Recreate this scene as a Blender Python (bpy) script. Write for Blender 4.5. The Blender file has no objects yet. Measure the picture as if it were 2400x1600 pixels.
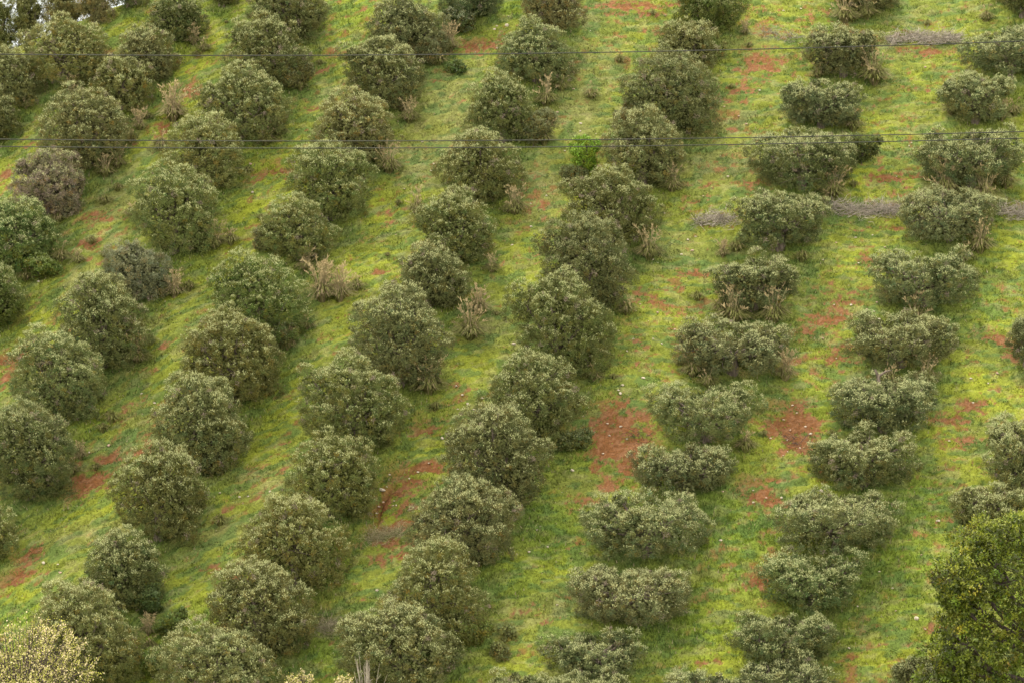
import bpy, math, time
import numpy as np
T0 = time.time()
C = bpy.context.scene.collection
SC = bpy.context.scene
rad = math.radians
rng = np.random.default_rng(7)

# ------------------------------------------------------------------ noise
_tab = np.random.default_rng(3).random((256, 256))
def vn(x, y, s=0):
    x = np.asarray(x, float) + 37.3*s; y = np.asarray(y, float) + 91.7*s
    xi = np.floor(x).astype(int); yi = np.floor(y).astype(int)
    fx = x-xi; fy = y-yi
    fx = fx*fx*(3-2*fx); fy = fy*fy*(3-2*fy)
    a = _tab[xi & 255, yi & 255]; b = _tab[(xi+1) & 255, yi & 255]
    c = _tab[xi & 255, (yi+1) & 255]; d = _tab[(xi+1) & 255, (yi+1) & 255]
    return (a*(1-fx)+b*fx)*(1-fy)+(c*(1-fx)+d*fx)*fy
def fbm(x, y, o=4, s=0, g=.5):
    t = 0; a = 1; n = 0
    for k in range(o):
        t = t + a*vn(x*2**k, y*2**k, s+k*5+1); n += a; a *= g
    return t/n
def sstep(a, b, x):
    t = np.clip((x-a)/(b-a), 0, 1); return t*t*(3-2*t)

# ------------------------------------------------------------------ camera numbers
PITCH = rad(14); CZ = 51.1; W = 2352.0; H_ = 1568.0
LENS = 135.0; F = LENS/36*W
SL = math.tan(rad(26)); Y0 = 205.0

def yc_of(x):
    return 232.8 + .28*(x+30) + .05*np.maximum(0, x+24)**2
def base_h(x, y):
    x = np.asarray(x, float); y = np.asarray(y, float)
    yc = np.minimum(yc_of(x), 330)
    d = y-yc
    ye = np.minimum(y, yc)
    z = SL*(ye-Y0)
    dd = np.clip(d, 0, 4)
    z = z + SL*dd - .12*dd*dd - np.maximum(0, d-4)*.47
    z = z - .004*np.maximum(0, -(x+4))**2*(x > -90) - (x <= -90)*.004*86**2
    z = z + .9*(fbm(x/16, y/16, 2, 1)-.5) + .35*(vn(x/5, y/4, 9)-.5)
    z = np.where(z < -41, -41, z)-34*sstep(300, 420, y)
    return z
def ray(u, v):
    d = np.array([(u-W/2)/F, math.cos(PITCH)+(H_/2-v)/F*math.sin(PITCH), -math.sin(PITCH)+(H_/2-v)/F*math.cos(PITCH)])
    return d
def hit(u, v):
    """point of the slope seen at (u,v)"""
    d = ray(u, v); t = np.arange(160, 270, .05)
    P = d[None, :]*t[:, None]; P[:, 2] += CZ
    below = P[:, 2] < base_h(P[:, 0], P[:, 1])
    k = int(np.argmax(below)) if below.any() and P[int(np.argmax(below)), 1] < 262 else int(np.argmin(np.abs(P[:, 1]-238)))
    return P[k, 0], P[k, 1], float(base_h(P[k, 0], P[k, 1])), t[k]
def at_depth(u, v, y):
    d = ray(u, v); t = y/d[1]
    return np.array([d[0]*t, y, CZ+d[2]*t]), t

# ------------------------------------------------------------------ object helpers
def tag(o, label=None, cat=None, group=None, kind=None):
    if label: o['label'] = label
    if cat: o['category'] = cat
    if group: o['group'] = group
    if kind: o['kind'] = kind
    return o
def empty(name, loc, label, cat, group=None, rz=0, sc=1):
    o = bpy.data.objects.new(name, None); C.objects.link(o)
    o.location = loc; o.rotation_euler = (0, 0, rz); o.scale = (sc, sc, sc); o.empty_display_size = .3
    return tag(o, label, cat, group)
def mesh_np(name, V, Q, mat, col=None, smooth=False):
    """V (n,3); Q (m,k) faces"""
    V = np.ascontiguousarray(V, np.float32); Q = np.ascontiguousarray(Q, np.int32)
    m = bpy.data.meshes.new(name)
    k = Q.shape[1]; nf = len(Q)
    m.vertices.add(len(V)); m.vertices.foreach_set('co', V.ravel())
    m.loops.add(nf*k); m.loops.foreach_set('vertex_index', Q.ravel())
    m.polygons.add(nf)
    m.polygons.foreach_set('loop_start', np.arange(nf, dtype=np.int32)*k)
    m.update(calc_edges=False)
    m.polygons.foreach_set('use_smooth', np.full(nf, smooth))
    if col is not None:
        a = m.attributes.new('col', 'FLOAT_COLOR', 'POINT')
        c4 = np.ones((len(V), 4), np.float32); c4[:, :3] = col
        a.data.foreach_set('color', c4.ravel())
    m.materials.append(mat)
    return m
def obj(name, mesh, parent=None, loc=None):
    o = bpy.data.objects.new(name, mesh); C.objects.link(o)
    if parent: o.parent = parent
    if loc is not None: o.location = loc
    return o
def unit(a):
    return a/np.maximum(1e-9, np.linalg.norm(a, axis=-1, keepdims=True))

def leaves_mesh(P, A, L, Wd, r, wide=.45, Nf=None):
    """rhombus leaves: base P, axis A, length L, width Wd"""
    n = len(P)
    B = unit(np.cross(A, unit(r.normal(size=(n, 3))) if Nf is None else Nf))
    mid = P + A*(L*wide)[:, None]
    V = np.empty((n, 4, 3))
    V[:, 0] = P; V[:, 1] = mid+B*(Wd/2)[:, None]; V[:, 2] = P+A*L[:, None]; V[:, 3] = mid-B*(Wd/2)[:, None]
    Q = np.arange(n*4).reshape(n, 4)
    return V.reshape(-1, 3), Q
def tube(path, radii, n=7, wob=0, r=None):
    path = np.array(path, float); m = len(path)
    T = np.gradient(path, axis=0) if m > 2 else np.repeat((path[1]-path[0])[None], 2, 0)
    T = unit(T)
    ref = np.array([1, 0, 0.]) if abs(T[:, 0]).mean() < .7 else np.array([0, 1, 0.])
    U = unit(np.cross(T, ref)); Vv = np.cross(T, U)
    an = np.arange(n)*2*math.pi/n
    rr = np.array(radii)[:, None]*np.ones(n)[None]
    if wob: rr = rr*(1+wob*(r.random((m, n))-.5))
    P = path[:, None]+rr[..., None]*(np.cos(an)[None, :, None]*U[:, None]+np.sin(an)[None, :, None]*Vv[:, None])
    i = np.arange(m-1)[:, None]*n; j = np.arange(n)[None]
    Q = np.stack([i+j, i+(j+1) % n, i+n+(j+1) % n, i+n+j], -1).reshape(-1, 4)
    return P.reshape(-1, 3), Q
class Acc:
    def __init__(s): s.V = []; s.Q = []; s.K = []; s.n = 0
    def add(s, V, Q, col=None):
        s.V.append(V); s.Q.append(Q+s.n); s.n += len(V)
        if col is not None:
            s.K.append(np.broadcast_to(col, (len(V), 3)))
    def mesh(s, name, mat, smooth=False):
        return mesh_np(name, np.concatenate(s.V), np.concatenate(s.Q), mat, np.concatenate(s.K) if s.K else None, smooth)

# ------------------------------------------------------------------ materials
def nodes(name):
    m = bpy.data.materials.new(name); m.use_nodes = True
    nt = m.node_tree; b = nt.nodes['Principled BSDF']
    return m, nt, b
def leaf_mat(name, silver=None, rough=.5, trans=.25, spec=.35, gain=1.0):
    m, nt, b = nodes(name); N = nt.nodes; L = nt.links
    at = N.new('ShaderNodeAttribute'); at.attribute_name = 'col'
    src = at.outputs['Color']
    if silver:
        g = N.new('ShaderNodeNewGeometry'); mx = N.new('ShaderNodeMix'); mx.data_type = 'RGBA'
        L.new(g.outputs['Backfacing'], mx.inputs['Factor'])
        L.new(src, mx.inputs[6])
        m2 = N.new('ShaderNodeMix'); m2.data_type = 'RGBA'; m2.inputs['Factor'].default_value = .28
        L.new(src, m2.inputs[6]); m2.inputs[7].default_value = (*silver, 1)
        L.new(m2.outputs[2], mx.inputs[7]); src = mx.outputs[2]
    L.new(src, b.inputs['Base Color'])
    b.inputs['Roughness'].default_value = rough; b.inputs['Specular IOR Level'].default_value = spec
    tr = N.new('ShaderNodeBsdfTranslucent'); L.new(src, tr.inputs['Color'])
    ms = N.new('ShaderNodeMixShader'); ms.inputs[0].default_value = trans
    L.new(b.outputs[0], ms.inputs[1]); L.new(tr.outputs[0], ms.inputs[2])
    L.new(ms.outputs[0], N['Material Output'].inputs['Surface'])
    return m
M_OLIVE = leaf_mat('olive_leaves', silver=(.31, .31, .13), rough=.6, trans=.12, spec=.12)
M_LEAF = leaf_mat('broad_leaves', rough=.5, trans=.3)
M_GRASS = leaf_mat('grass_blades', rough=.7, trans=.3, spec=.15)
M_DRY = leaf_mat('dry_stalks', rough=.85, trans=.1, spec=.1)
def bark_mat(name, c1, c2, sc=9):
    m, nt, b = nodes(name); N = nt.nodes; L = nt.links
    tc = N.new('ShaderNodeTexCoord'); n = N.new('ShaderNodeTexNoise'); n.inputs['Scale'].default_value = sc; n.inputs['Detail'].default_value = 6
    mp = N.new('ShaderNodeMapping'); mp.inputs['Scale'].default_value = (1, 1, .3)
    L.new(tc.outputs['Object'], mp.inputs[0]); L.new(mp.outputs[0], n.inputs['Vector'])
    r = N.new('ShaderNodeValToRGB'); r.color_ramp.elements[0].color = (*c1, 1); r.color_ramp.elements[1].color = (*c2, 1)
    r.color_ramp.elements[0].position = .35; r.color_ramp.elements[1].position = .65
    L.new(n.outputs[0], r.inputs[0]); L.new(r.outputs[0], b.inputs['Base Color']); b.inputs['Roughness'].default_value = .9
    bp = N.new('ShaderNodeBump'); bp.inputs['Strength'].default_value = .6; bp.inputs['Distance'].default_value = .04
    L.new(n.outputs[0], bp.inputs['Height']); L.new(bp.outputs[0], b.inputs['Normal'])
    return m
M_BARK = bark_mat('olive_bark', (.06, .045, .032), (.19, .15, .115))
M_BARKD = bark_mat('dark_bark', (.03, .022, .018), (.1, .075, .06))
def stone_mat(name, c1, c2):
    m = bark_mat(name, c1, c2, 5); return m
M_STONE = stone_mat('limestone', (.34, .27, .19), (.62, .55, .44))
M_STONE2 = stone_mat('red_stained_limestone', (.3, .17, .11), (.55, .42, .33))
m, nt, b = nodes('cable_metal'); b.inputs['Base Color'].default_value = (.022, .022, .018, 1); b.inputs['Roughness'].default_value = .6; b.inputs['Metallic'].default_value = .3
_n = nt.nodes.new('ShaderNodeTexNoise'); _n.inputs['Scale'].default_value = 40; _b = nt.nodes.new('ShaderNodeBump'); _b.inputs['Strength'].default_value = .2
nt.links.new(_n.outputs[0], _b.inputs['Height']); nt.links.new(_b.outputs[0], b.inputs['Normal'])
M_CABLE = m

# ------------------------------------------------------------------ ground fields
SOIL = [(985,1072,70,18,1),(930,1095,60,25,1),(895,1130,45,35,1),(870,1170,50,40,1),(925,1185,40,32,1),(855,1215,50,14,1),(815,1250,30,12,.9),(900,1250,60,16,.6),
 (880,1280,70,14,.6),(925,1275,25,12,.9),(1400,930,60,30,.7),(1420,985,80,45,1),(1400,1025,60,35,1),(1450,1060,40,25,.9),(1365,1075,40,15,.6),(1390,1110,60,14,.5),(1330,1150,60,12,.5),
 (1800,930,70,20,.7),(1815,975,70,35,1),(1825,1015,55,25,1),(1765,1000,25,25,.6),(1740,1105,50,14,.7),(1745,1140,55,22,1),(1800,1160,30,8,.6),(1790,900,50,14,.7),
 (1100,105,55,26,1),(1130,75,60,10,.8),(1060,120,40,12,.7),(1190,60,50,8,.6),(1010,165,30,8,.6),(985,185,40,8,.5),
 (20,820,50,22,1),(15,865,20,20,.8),(60,1275,50,22,1),(30,1320,70,14,1),(25,1340,50,8,.9),(205,1110,55,22,1),(165,1145,40,14,1),(250,1055,50,14,.9),(315,1040,40,8,.8),
 (300,855,60,10,.9),(290,882,20,12,.9),(325,905,30,8,.6),(375,790,15,20,.7),(870,625,18,8,.9),(815,600,25,8,.7),(690,840,15,10,.7),(790,725,25,8,.5),
 (2285,775,55,20,.9),(2325,800,30,22,1),(2345,830,20,20,1),(2060,408,70,14,.9),(2040,525,45,10,.8),(2075,440,40,10,.5),(1910,735,70,20,.9),(1850,765,50,10,.7),(1940,690,50,14,.5),(2000,600,40,22,.7),
 (1930,820,50,22,.7),(1985,860,40,10,.4),(1735,140,60,30,.6),(1700,210,50,30,.6),(1740,180,40,12,.6),(1455,15,90,16,.9),(1560,8,70,10,.7),(1495,30,60,10,.8),(1500,75,50,8,.5),(1720,20,70,12,.6),
 (1595,630,45,10,.9),(1560,660,30,8,.5),(1600,800,60,20,.5),(1500,690,50,20,.5),(1460,790,40,20,.4),(1520,850,60,20,.4),(1640,520,40,8,.3),(2130,118,60,16,.7),(2100,205,50,10,.7),(2140,235,30,8,.6),
 (2240,930,50,18,.7),(2180,960,60,20,.6),(2210,1010,60,20,.6),(2190,1070,60,14,.5),(2230,1180,60,20,.5),(2200,1215,40,10,.5),(2160,1200,40,14,.5),(730,1392,30,16,.9),(745,1420,35,10,.5),
 (540,1325,45,14,.8),(470,1302,50,9,.8),(440,1280,40,8,.5),(590,1230,30,6,.4),(640,392,60,10,.7),(600,370,50,8,.5),(1170,510,35,9,.9),(1190,478,30,6,.6),(1160,440,40,6,.5),
 (205,500,50,16,.6),(200,560,40,10,.9),(140,625,40,10,.6),(60,680,30,8,.6),(230,600,50,10,.5),(255,500,40,16,.4),(440,205,30,16,.7),(375,300,16,40,.8),(15,400,15,30,.9),(90,330,50,8,.6),
 (760,120,40,8,.6),(700,155,40,10,.5),(690,230,40,8,.7),(715,250,30,8,.7),(1220,1405,40,10,.5),(1255,1420,30,10,.6),(1225,1335,30,9,.6),(1615,1302,22,10,.9),(1735,1335,25,12,.9),(1640,1520,35,10,.7),
 (2170,1440,40,10,.7),(2210,1455,25,8,.7),(2000,1440,30,8,.5),(2110,1370,40,8,.4),(1960,1510,20,10,.6),(1140,300,20,6,.3),(1050,640,30,8,.4),(1030,700,20,14,.6),(960,960,60,14,.6),(985,990,40,14,.7),
 (1010,925,60,10,.5),(880,760,40,8,.3),(1250,470,30,8,.4),(610,120,20,10,.4),(480,1130,50,6,.3),(200,960,40,6,.5),(280,930,30,6,.5),(1060,890,40,8,.4),(1700,330,50,6,.3),(1760,420,50,9,.7),
 (1680,300,30,6,.4),(1640,420,40,8,.4),(1590,460,40,8,.5),(2235,1150,30,20,.5),(1890,1170,40,8,.4),(1490,1230,40,8,.3),(1460,1180,60,10,.4),(1310,1250,50,8,.4),(2240,610,40,10,.4),(2300,520,40,10,.4),(2210,640,50,10,.5)]
# tint fields: (u,v,ru,rv,strength)
BRIGHT = [(345,60,110,60,1),(480,90,70,40,1),(420,140,60,40,1),(560,60,40,60,.9),(700,170,60,40,.7),(610,330,80,50,.9),(640,420,60,60,.7),(560,480,90,50,.9),(520,560,90,40,.9),(430,620,70,30,1),(830,600,80,30,.9),(880,500,60,40,.8),
 (860,430,60,20,.4),(60,720,70,30,1),(380,690,60,40,.7),(380,860,40,60,.6),(620,960,70,60,.9),(590,1060,60,60,.8),(520,1130,60,50,.7),(250,1150,60,40,.8),(150,1190,80,30,.9),(460,1380,60,50,.8),(420,1330,40,30,.7),(30,1380,60,30,.8),(1040,640,60,60,.6),
 (1090,850,60,40,.7),(1000,1010,60,30,.7),(970,1040,50,10,.6),(1230,1080,60,30,.3),(1960,420,60,40,.8),(2000,280,40,30,.6),(1860,560,80,30,.5),(1930,610,60,40,.5),(2110,180,30,20,.9),(1700,120,60,20,.3),(1830,180,60,20,.5),
 (2150,1000,60,50,.9),(2230,860,50,60,.7),(1700,1070,40,30,.9),(2050,1510,120,40,.9),(1620,1400,80,30,.6),(1850,1210,80,30,.3),(1660,1460,60,60,.8),(1180,1510,60,40,.8),(1500,670,50,30,.5),(1350,900,60,40,.4),(2000,770,80,40,.5),(1880,850,40,60,.7)]
DULL = [(1060,250,150,90,.9),(1000,370,100,60,.8),(900,330,80,60,.4),(1250,420,60,100,.8),(1330,240,60,80,.9),(1380,150,60,50,.8),(760,230,60,50,.5),(260,460,60,80,.9),(200,640,80,40,.6),(1650,370,120,60,.9),(1650,280,70,60,.6),(1700,90,80,40,.6),
 (1900,250,60,50,.4),(1760,560,60,60,.3),(1560,560,60,40,.5),(230,890,50,60,.6),(330,960,60,40,.5),(290,1020,60,30,.5),(240,1220,140,30,.8),(520,1220,90,30,.8),(630,1120,60,40,.8),(560,1090,60,30,.6),(760,1440,60,40,.9),(940,1220,60,14,.9),
 (1110,760,60,40,.6),(1080,960,60,20,.4),(1330,1110,60,30,.4),(1290,1380,70,30,.6),(1160,1440,60,60,.6),(2150,520,60,40,.3),(1990,680,60,30,.4),(2200,260,40,40,.5),(2000,100,120,30,.6),(2300,400,30,60,.3),(700,690,60,60,.4),(930,850,80,30,.5)]
LUSH = [(1660,1230,140,60,.9),(1560,1450,140,60,.8),(2060,1300,120,120,.7),(1900,1420,100,60,.6),(2110,1150,60,60,.8),(1270,1230,80,60,.8),(1180,1330,80,50,.6),(1100,1420,60,60,.5),(1640,1160,70,40,.9),(1230,1160,60,30,.8),
 (60,1440,120,40,.9),(760,1300,60,40,.8),(780,60,60,40,.5),(1170,10,50,40,.8),(1500,1130,60,40,.5),(430,1440,60,40,.8),(390,1490,70,60,.7),(750,1500,60,60,.7),(500,30,60,30,.6),(1350,1040,50,40,.6),(2120,1430,60,40,.4),(200,850,40,60,.3),
 (1880,940,50,60,.4),(1960,1110,60,30,.4),(820,30,60,30,.6),(1880,40,60,40,.4),(1720,1320,120,40,.7),(210,970,40,40,.5),(2270,700,60,60,.4)]
def prep(lst):
    out = []
    for (u, v, ru, rv, s) in lst:
        x, y, z, t = hit(u, v); k = t/F
        out.append((x, y, ru*k, rv*k*1.42, s))
    return out
def blobs(lst, x, y, edge):
    """soft union of blobs; edge = noise that frays the rim"""
    o = np.zeros_like(x)
    for (cx, cy, rx, ry, s) in lst:
        m = (np.abs(x-cx) < rx*2.2) & (np.abs(y-cy) < ry*2.2)
        if not m.any(): continue
        d = np.sqrt(((x[m]-cx)/rx)**2+((y[m]-cy)/ry)**2)
        o[m] = np.maximum(o[m], s*np.clip(1.55-d, 0, 1.2))
    return o
PS, PB, PD, PL = prep(SOIL), prep(BRIGHT), prep(DULL), prep(LUSH)
TREE_XY = []
_wx = np.linspace(-60, 60, 600); _wk = .45*np.clip((6-_wx)/22, 0, 1); _wg = -np.cumsum(_wk)*(_wx[1]-_wx[0])
def warp(x, y):
    "streaks of the old ploughing run up to the right on the left half of the slope"
    return y+np.interp(x, _wx, _wg)
def fields(x, y):
    """soil (0..1) and grass colour at points of the slope"""
    sh = x.shape; x = x.ravel(); y = y.ravel()
    yo = y; y = warp(x, y); n1 = fbm(x/1.5, y/.9, 4, 11); n2 = fbm(x/5.5, y/4, 3, 12); n3 = fbm(x/.5, y/.32, 3, 13); n4 = fbm(x/.18, y/.14, 2, 14)
    s = blobs(PS, x, yo, 0)*1.0
    s = s*.97-.10 + (n1-.5)*1.0 + (n2-.5)*.7 + (n3-.5)*1.5 + (n4-.5)*1.5 + .03*sstep(-5, 20, x)
    soil = sstep(.43, .84, s)
    # little scattered bare crumbs
    crumbs = sstep(.68, .80, n3+.35*(n2-.5)+.2*(n1-.5)+.02*sstep(0, 15, x))
    soil = np.maximum(soil, crumbs*.7)
    y = yo
    br = np.clip(blobs(PB, x, y, 0)+(n1-.5)*1.0, 0, 1)
    du = np.clip(blobs(PD, x, y, 0)+(n1-.5)*1.2, 0, 1)
    lu = np.clip(blobs(PL, x, y, 0)+(n1-.5)*.8, 0, 1)
    y = warp(x, yo)
    nf = fbm(x/2.6, y/1.6, 4, 21)
    A = np.array([.178, .205, .033]); Bc = np.array([.245, .275, .026]); Dc = np.array([.19, .195, .066]); Lc = np.array([.145, .215, .026]); Dk = np.array([.095, .125, .032])
    c = A[None]+(Bc-A)[None]*np.clip((nf-.5)*2.2, 0, 1)[:, None]
    c = c+(Dk-c)*(np.clip((.47-nf)*3.5, 0, .65))[:, None]
    for f, k in ((br, Bc), (du, Dc), (lu, Lc)):
        c = c+(k-c)*(f*.75)[:, None]
    # patches of darker low weeds and straw
    wd = sstep(.48, .62, fbm(x/.75, y/.32, 3, 31))
    c = c+(np.array([.075, .135, .04])-c)*(wd*.62)[:, None]
    st = sstep(.55, .7, fbm(x/.7, y/.35, 3, 41))
    c = c+(np.array([.30, .27, .13])-c)*(st*.3)[:, None]
    c = c*(.7+.6*n4)[:, None]*(.8+.4*n3)[:, None]
    y = yo
    # rank grass under the crowns, with crown shade painted into its darker colour
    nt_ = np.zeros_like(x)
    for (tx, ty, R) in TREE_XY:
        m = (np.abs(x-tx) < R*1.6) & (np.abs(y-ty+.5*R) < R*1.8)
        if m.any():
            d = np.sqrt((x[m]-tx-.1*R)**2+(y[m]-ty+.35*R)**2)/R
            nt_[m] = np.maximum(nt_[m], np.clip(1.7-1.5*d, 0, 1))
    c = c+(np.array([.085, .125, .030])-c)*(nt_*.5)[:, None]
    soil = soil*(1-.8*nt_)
    sc = np.array([.155, .068, .026])[None]*(.62+.75*n3)[:, None]
    sc = sc+(np.array([.27, .145, .08])-sc)*(sstep(.5, .7, n4+.3*(n1-.5))*.45)[:, None]
    return soil.reshape(sh), c.reshape(sh+(3,)), sc.reshape(sh+(3,)), nt_.reshape(sh), lu.reshape(sh)

# ------------------------------------------------------------------ trees table (u0, v0, u1, v1, kind, look)
ROWS = {
 'first': [  # hugging the right edge
  (2312,722,2400,850,'cup','dark'), (2258,955,2440,1150,'cup','wide grey-green'), (2183,1088,2380,1222,'cup','flat-topped'), (2045,1492,2190,1640,'cup','pale silvery')],
 'second': [
  (2280,-90,2420,48,'dome','dark cut-off'), (2205,48,2440,178,'cup','dull grey broad'), (2155,155,2325,292,'cup','open forked'), (2108,285,2348,440,'cup','wide flat-topped'),
  (2068,428,2292,562,'cup','dense blocky'), (2000,562,2242,712,'cup','broad silver-topped'), (1944,704,2192,852,'cup','low table-topped'),
  (1910,850,2147,998,'cup','split'), (1860,975,2107,1128,'cup','bowl-shaped'), (1780,1110,2062,1274,'cup','very wide hollow-topped'),
  (1748,1255,1980,1408,'cup','rounded silver-green'), (1672,1390,1917,1532,'cup','lopsided two-lobed'), (1700,1500,1912,1640,'cup','pale-topped')],
 'third': [
  (1913,-60,2065,32,'dome','dark half-hidden'), (1848,52,2022,184,'cup','compact flat-topped'), (1795,180,1976,302,'cup','low squared'), (1718,288,1962,442,'cup','wide bushy'),
  (1680,428,1902,582,'cup','grey-topped trunk-showing'), (1630,575,1828,722,'cup','pale-topped'), (1555,720,1808,867,'cup','broad bushy'),
  (1488,860,1753,1022,'cup','lobed hollow-topped'), (1450,1010,1682,1138,'cup','small open'), (1338,1120,1628,1284,'cup','sprawling side-branched'),
  (1310,1284,1582,1438,'cup','wide umbrella-like'), (1240,1435,1477,1552,'cup','low spreading'), (1530,1535,1735,1660,'cup','flat silvery cut-off')],
 'fourth': [
  (1548,-60,1716,88,'dome','dark green'), (1500,50,1662,168,'dome','small grey'), (1428,122,1648,322,'dome','big dark-sided'), (1385,250,1568,438,'dome','round grey'),
  (1290,380,1517,568,'dome','broad rounded'), (1233,495,1452,730,'dome','tall dark'), (1160,628,1408,875,'dome','largest full'),
  (1100,812,1342,1030,'dome','broad pale-crested'), (1025,930,1264,1175,'dome','pointed pale-topped'), (940,1095,1192,1314,'dome','lumpy silver-crested'),
  (880,1235,1122,1484,'dome','cone-topped ragged'), (780,1385,1052,1610,'dome','wide pale'), (1290,1530,1445,1650,'cup','pale domed cut-off'), (1115,1530,1290,1640,'cup','ragged silvery cut-off')],
 'fifth': [
  (1200,-80,1347,82,'dome','dull brownish'), (1143,45,1322,200,'dome','neat rounded'), (1070,168,1240,338,'dome','high-crowned'), (1000,300,1202,480,'dome','ragged-topped'),
  (954,437,1137,616,'dome','pale rounded'), (895,562,1078,718,'dome','small leaning'), (808,658,1036,896,'dome','big silver-crested'),
  (690,810,936,1045,'dome','tall pale-lobed'), (658,995,866,1198,'dome','compact rounded'), (555,1135,802,1364,'dome','big round'),
  (480,1290,722,1514,'dome','peaked shaggy'), (358,1425,648,1650,'dome','very wide pale')],
 'sixth': [
  (1010,-60,1152,48,'dome','dark glossy'), (848,-14,1032,133,'dome','wide greyish'), (785,88,972,250,'dome','pale-topped round'), (722,205,908,385,'dome','purplish grey'),
  (662,330,857,520,'dome','evenly rounded'), (600,450,777,610,'dome','notched-sided'), (486,582,714,795,'dome','broad olive-green'),
  (426,712,647,936,'dome','tall pale-crested'), (354,862,572,1086,'dome','full rounded'), (262,1020,470,1254,'dome','tall soft'),
  (186,1215,378,1410,'dome','squarish silver-topped'), (72,1335,322,1590,'dome','ragged wide')],
 'seventh': [
  (575,-80,752,108,'dome','dark tall'), (518,38,712,210,'dome','wide lumpy'), (456,145,664,328,'dome','broad grey-crested'), (378,262,567,445,'dome','yellowish pale-topped'),
  (300,378,502,590,'dome','big even'), (240,556,392,698,'dome','small blue-grey'), (132,632,347,856,'dome','shaggy pale'),
  (26,750,238,985,'dome','tall egg-shaped'), (-30,920,172,1155,'dome','dark-skirted'), (-110,1135,45,1295,'dome','cut-off')],
 'eighth': [
  (468,-80,552,22,'dome','little dark'), (340,-14,477,103,'dome','dark-skirted'), (272,62,413,194,'dome','smooth grey'), (206,130,354,264,'dome','silvery small'),
  (94,198,302,400,'dome','large dense'), (30,345,190,505,'dead','half-dead brownish'), (-70,462,136,625,'dome','low green'), (-110,590,62,765,'dome','dark green')],
 'ninth': [
  (176,-50,264,64,'dome','brown-grey hilltop'), (40,35,252,205,'dome','biggest hilltop'), (-60,108,104,250,'dome','pale-topped'), (-100,205,48,335,'dome','dark cut-off'), (252,-70,345,26,'dome','dark ridge-top')],
 'tenth': [
  (95,-60,200,50,'dome','brownish ridge'), (20,-50,105,70,'dome','dark ridge'), (-60,-40,45,96,'dome','dark-trunked ridge')],
}
ORD = ['first','second','third','fourth','fifth','sixth','seventh','eighth','ninth','tenth','eleventh','twelfth','thirteenth','fourteenth']
TREES = []
for rn, lst in ROWS.items():
    for i, (u0, v0, u1, v1, kind, look) in enumerate(lst):
        uc = (u0+u1)/2; vb = v1-(4+.07*(u1-u0) if kind != 'cup' else 3+.045*(u1-u0))
        x, y, z, t = hit(uc, vb)
        k = t/F; R = (u1-u0)/2*k
        if y > yc_of(x)+2.8:
            Hh = float(at_depth(uc, v0, y)[0][2]-z)
        elif kind == 'cup': Hh = ((vb-v0)*k-.12*R)/.97
        else: Hh = (vb-v0)*k/.97
        TREES.append(dict(x=x, y=y, z=z, R=R, H=Hh, kind=kind, look=look, row=rn, idx=i, uc=uc, vb=vb, v0=v0, u0=u0, u1=u1))
        TREE_XY.append((x, y, R))
print('trees', len(TREES), 'mean R', np.mean([t['R'] for t in TREES]), 'H', np.mean([t['H'] for t in TREES]))

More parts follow.
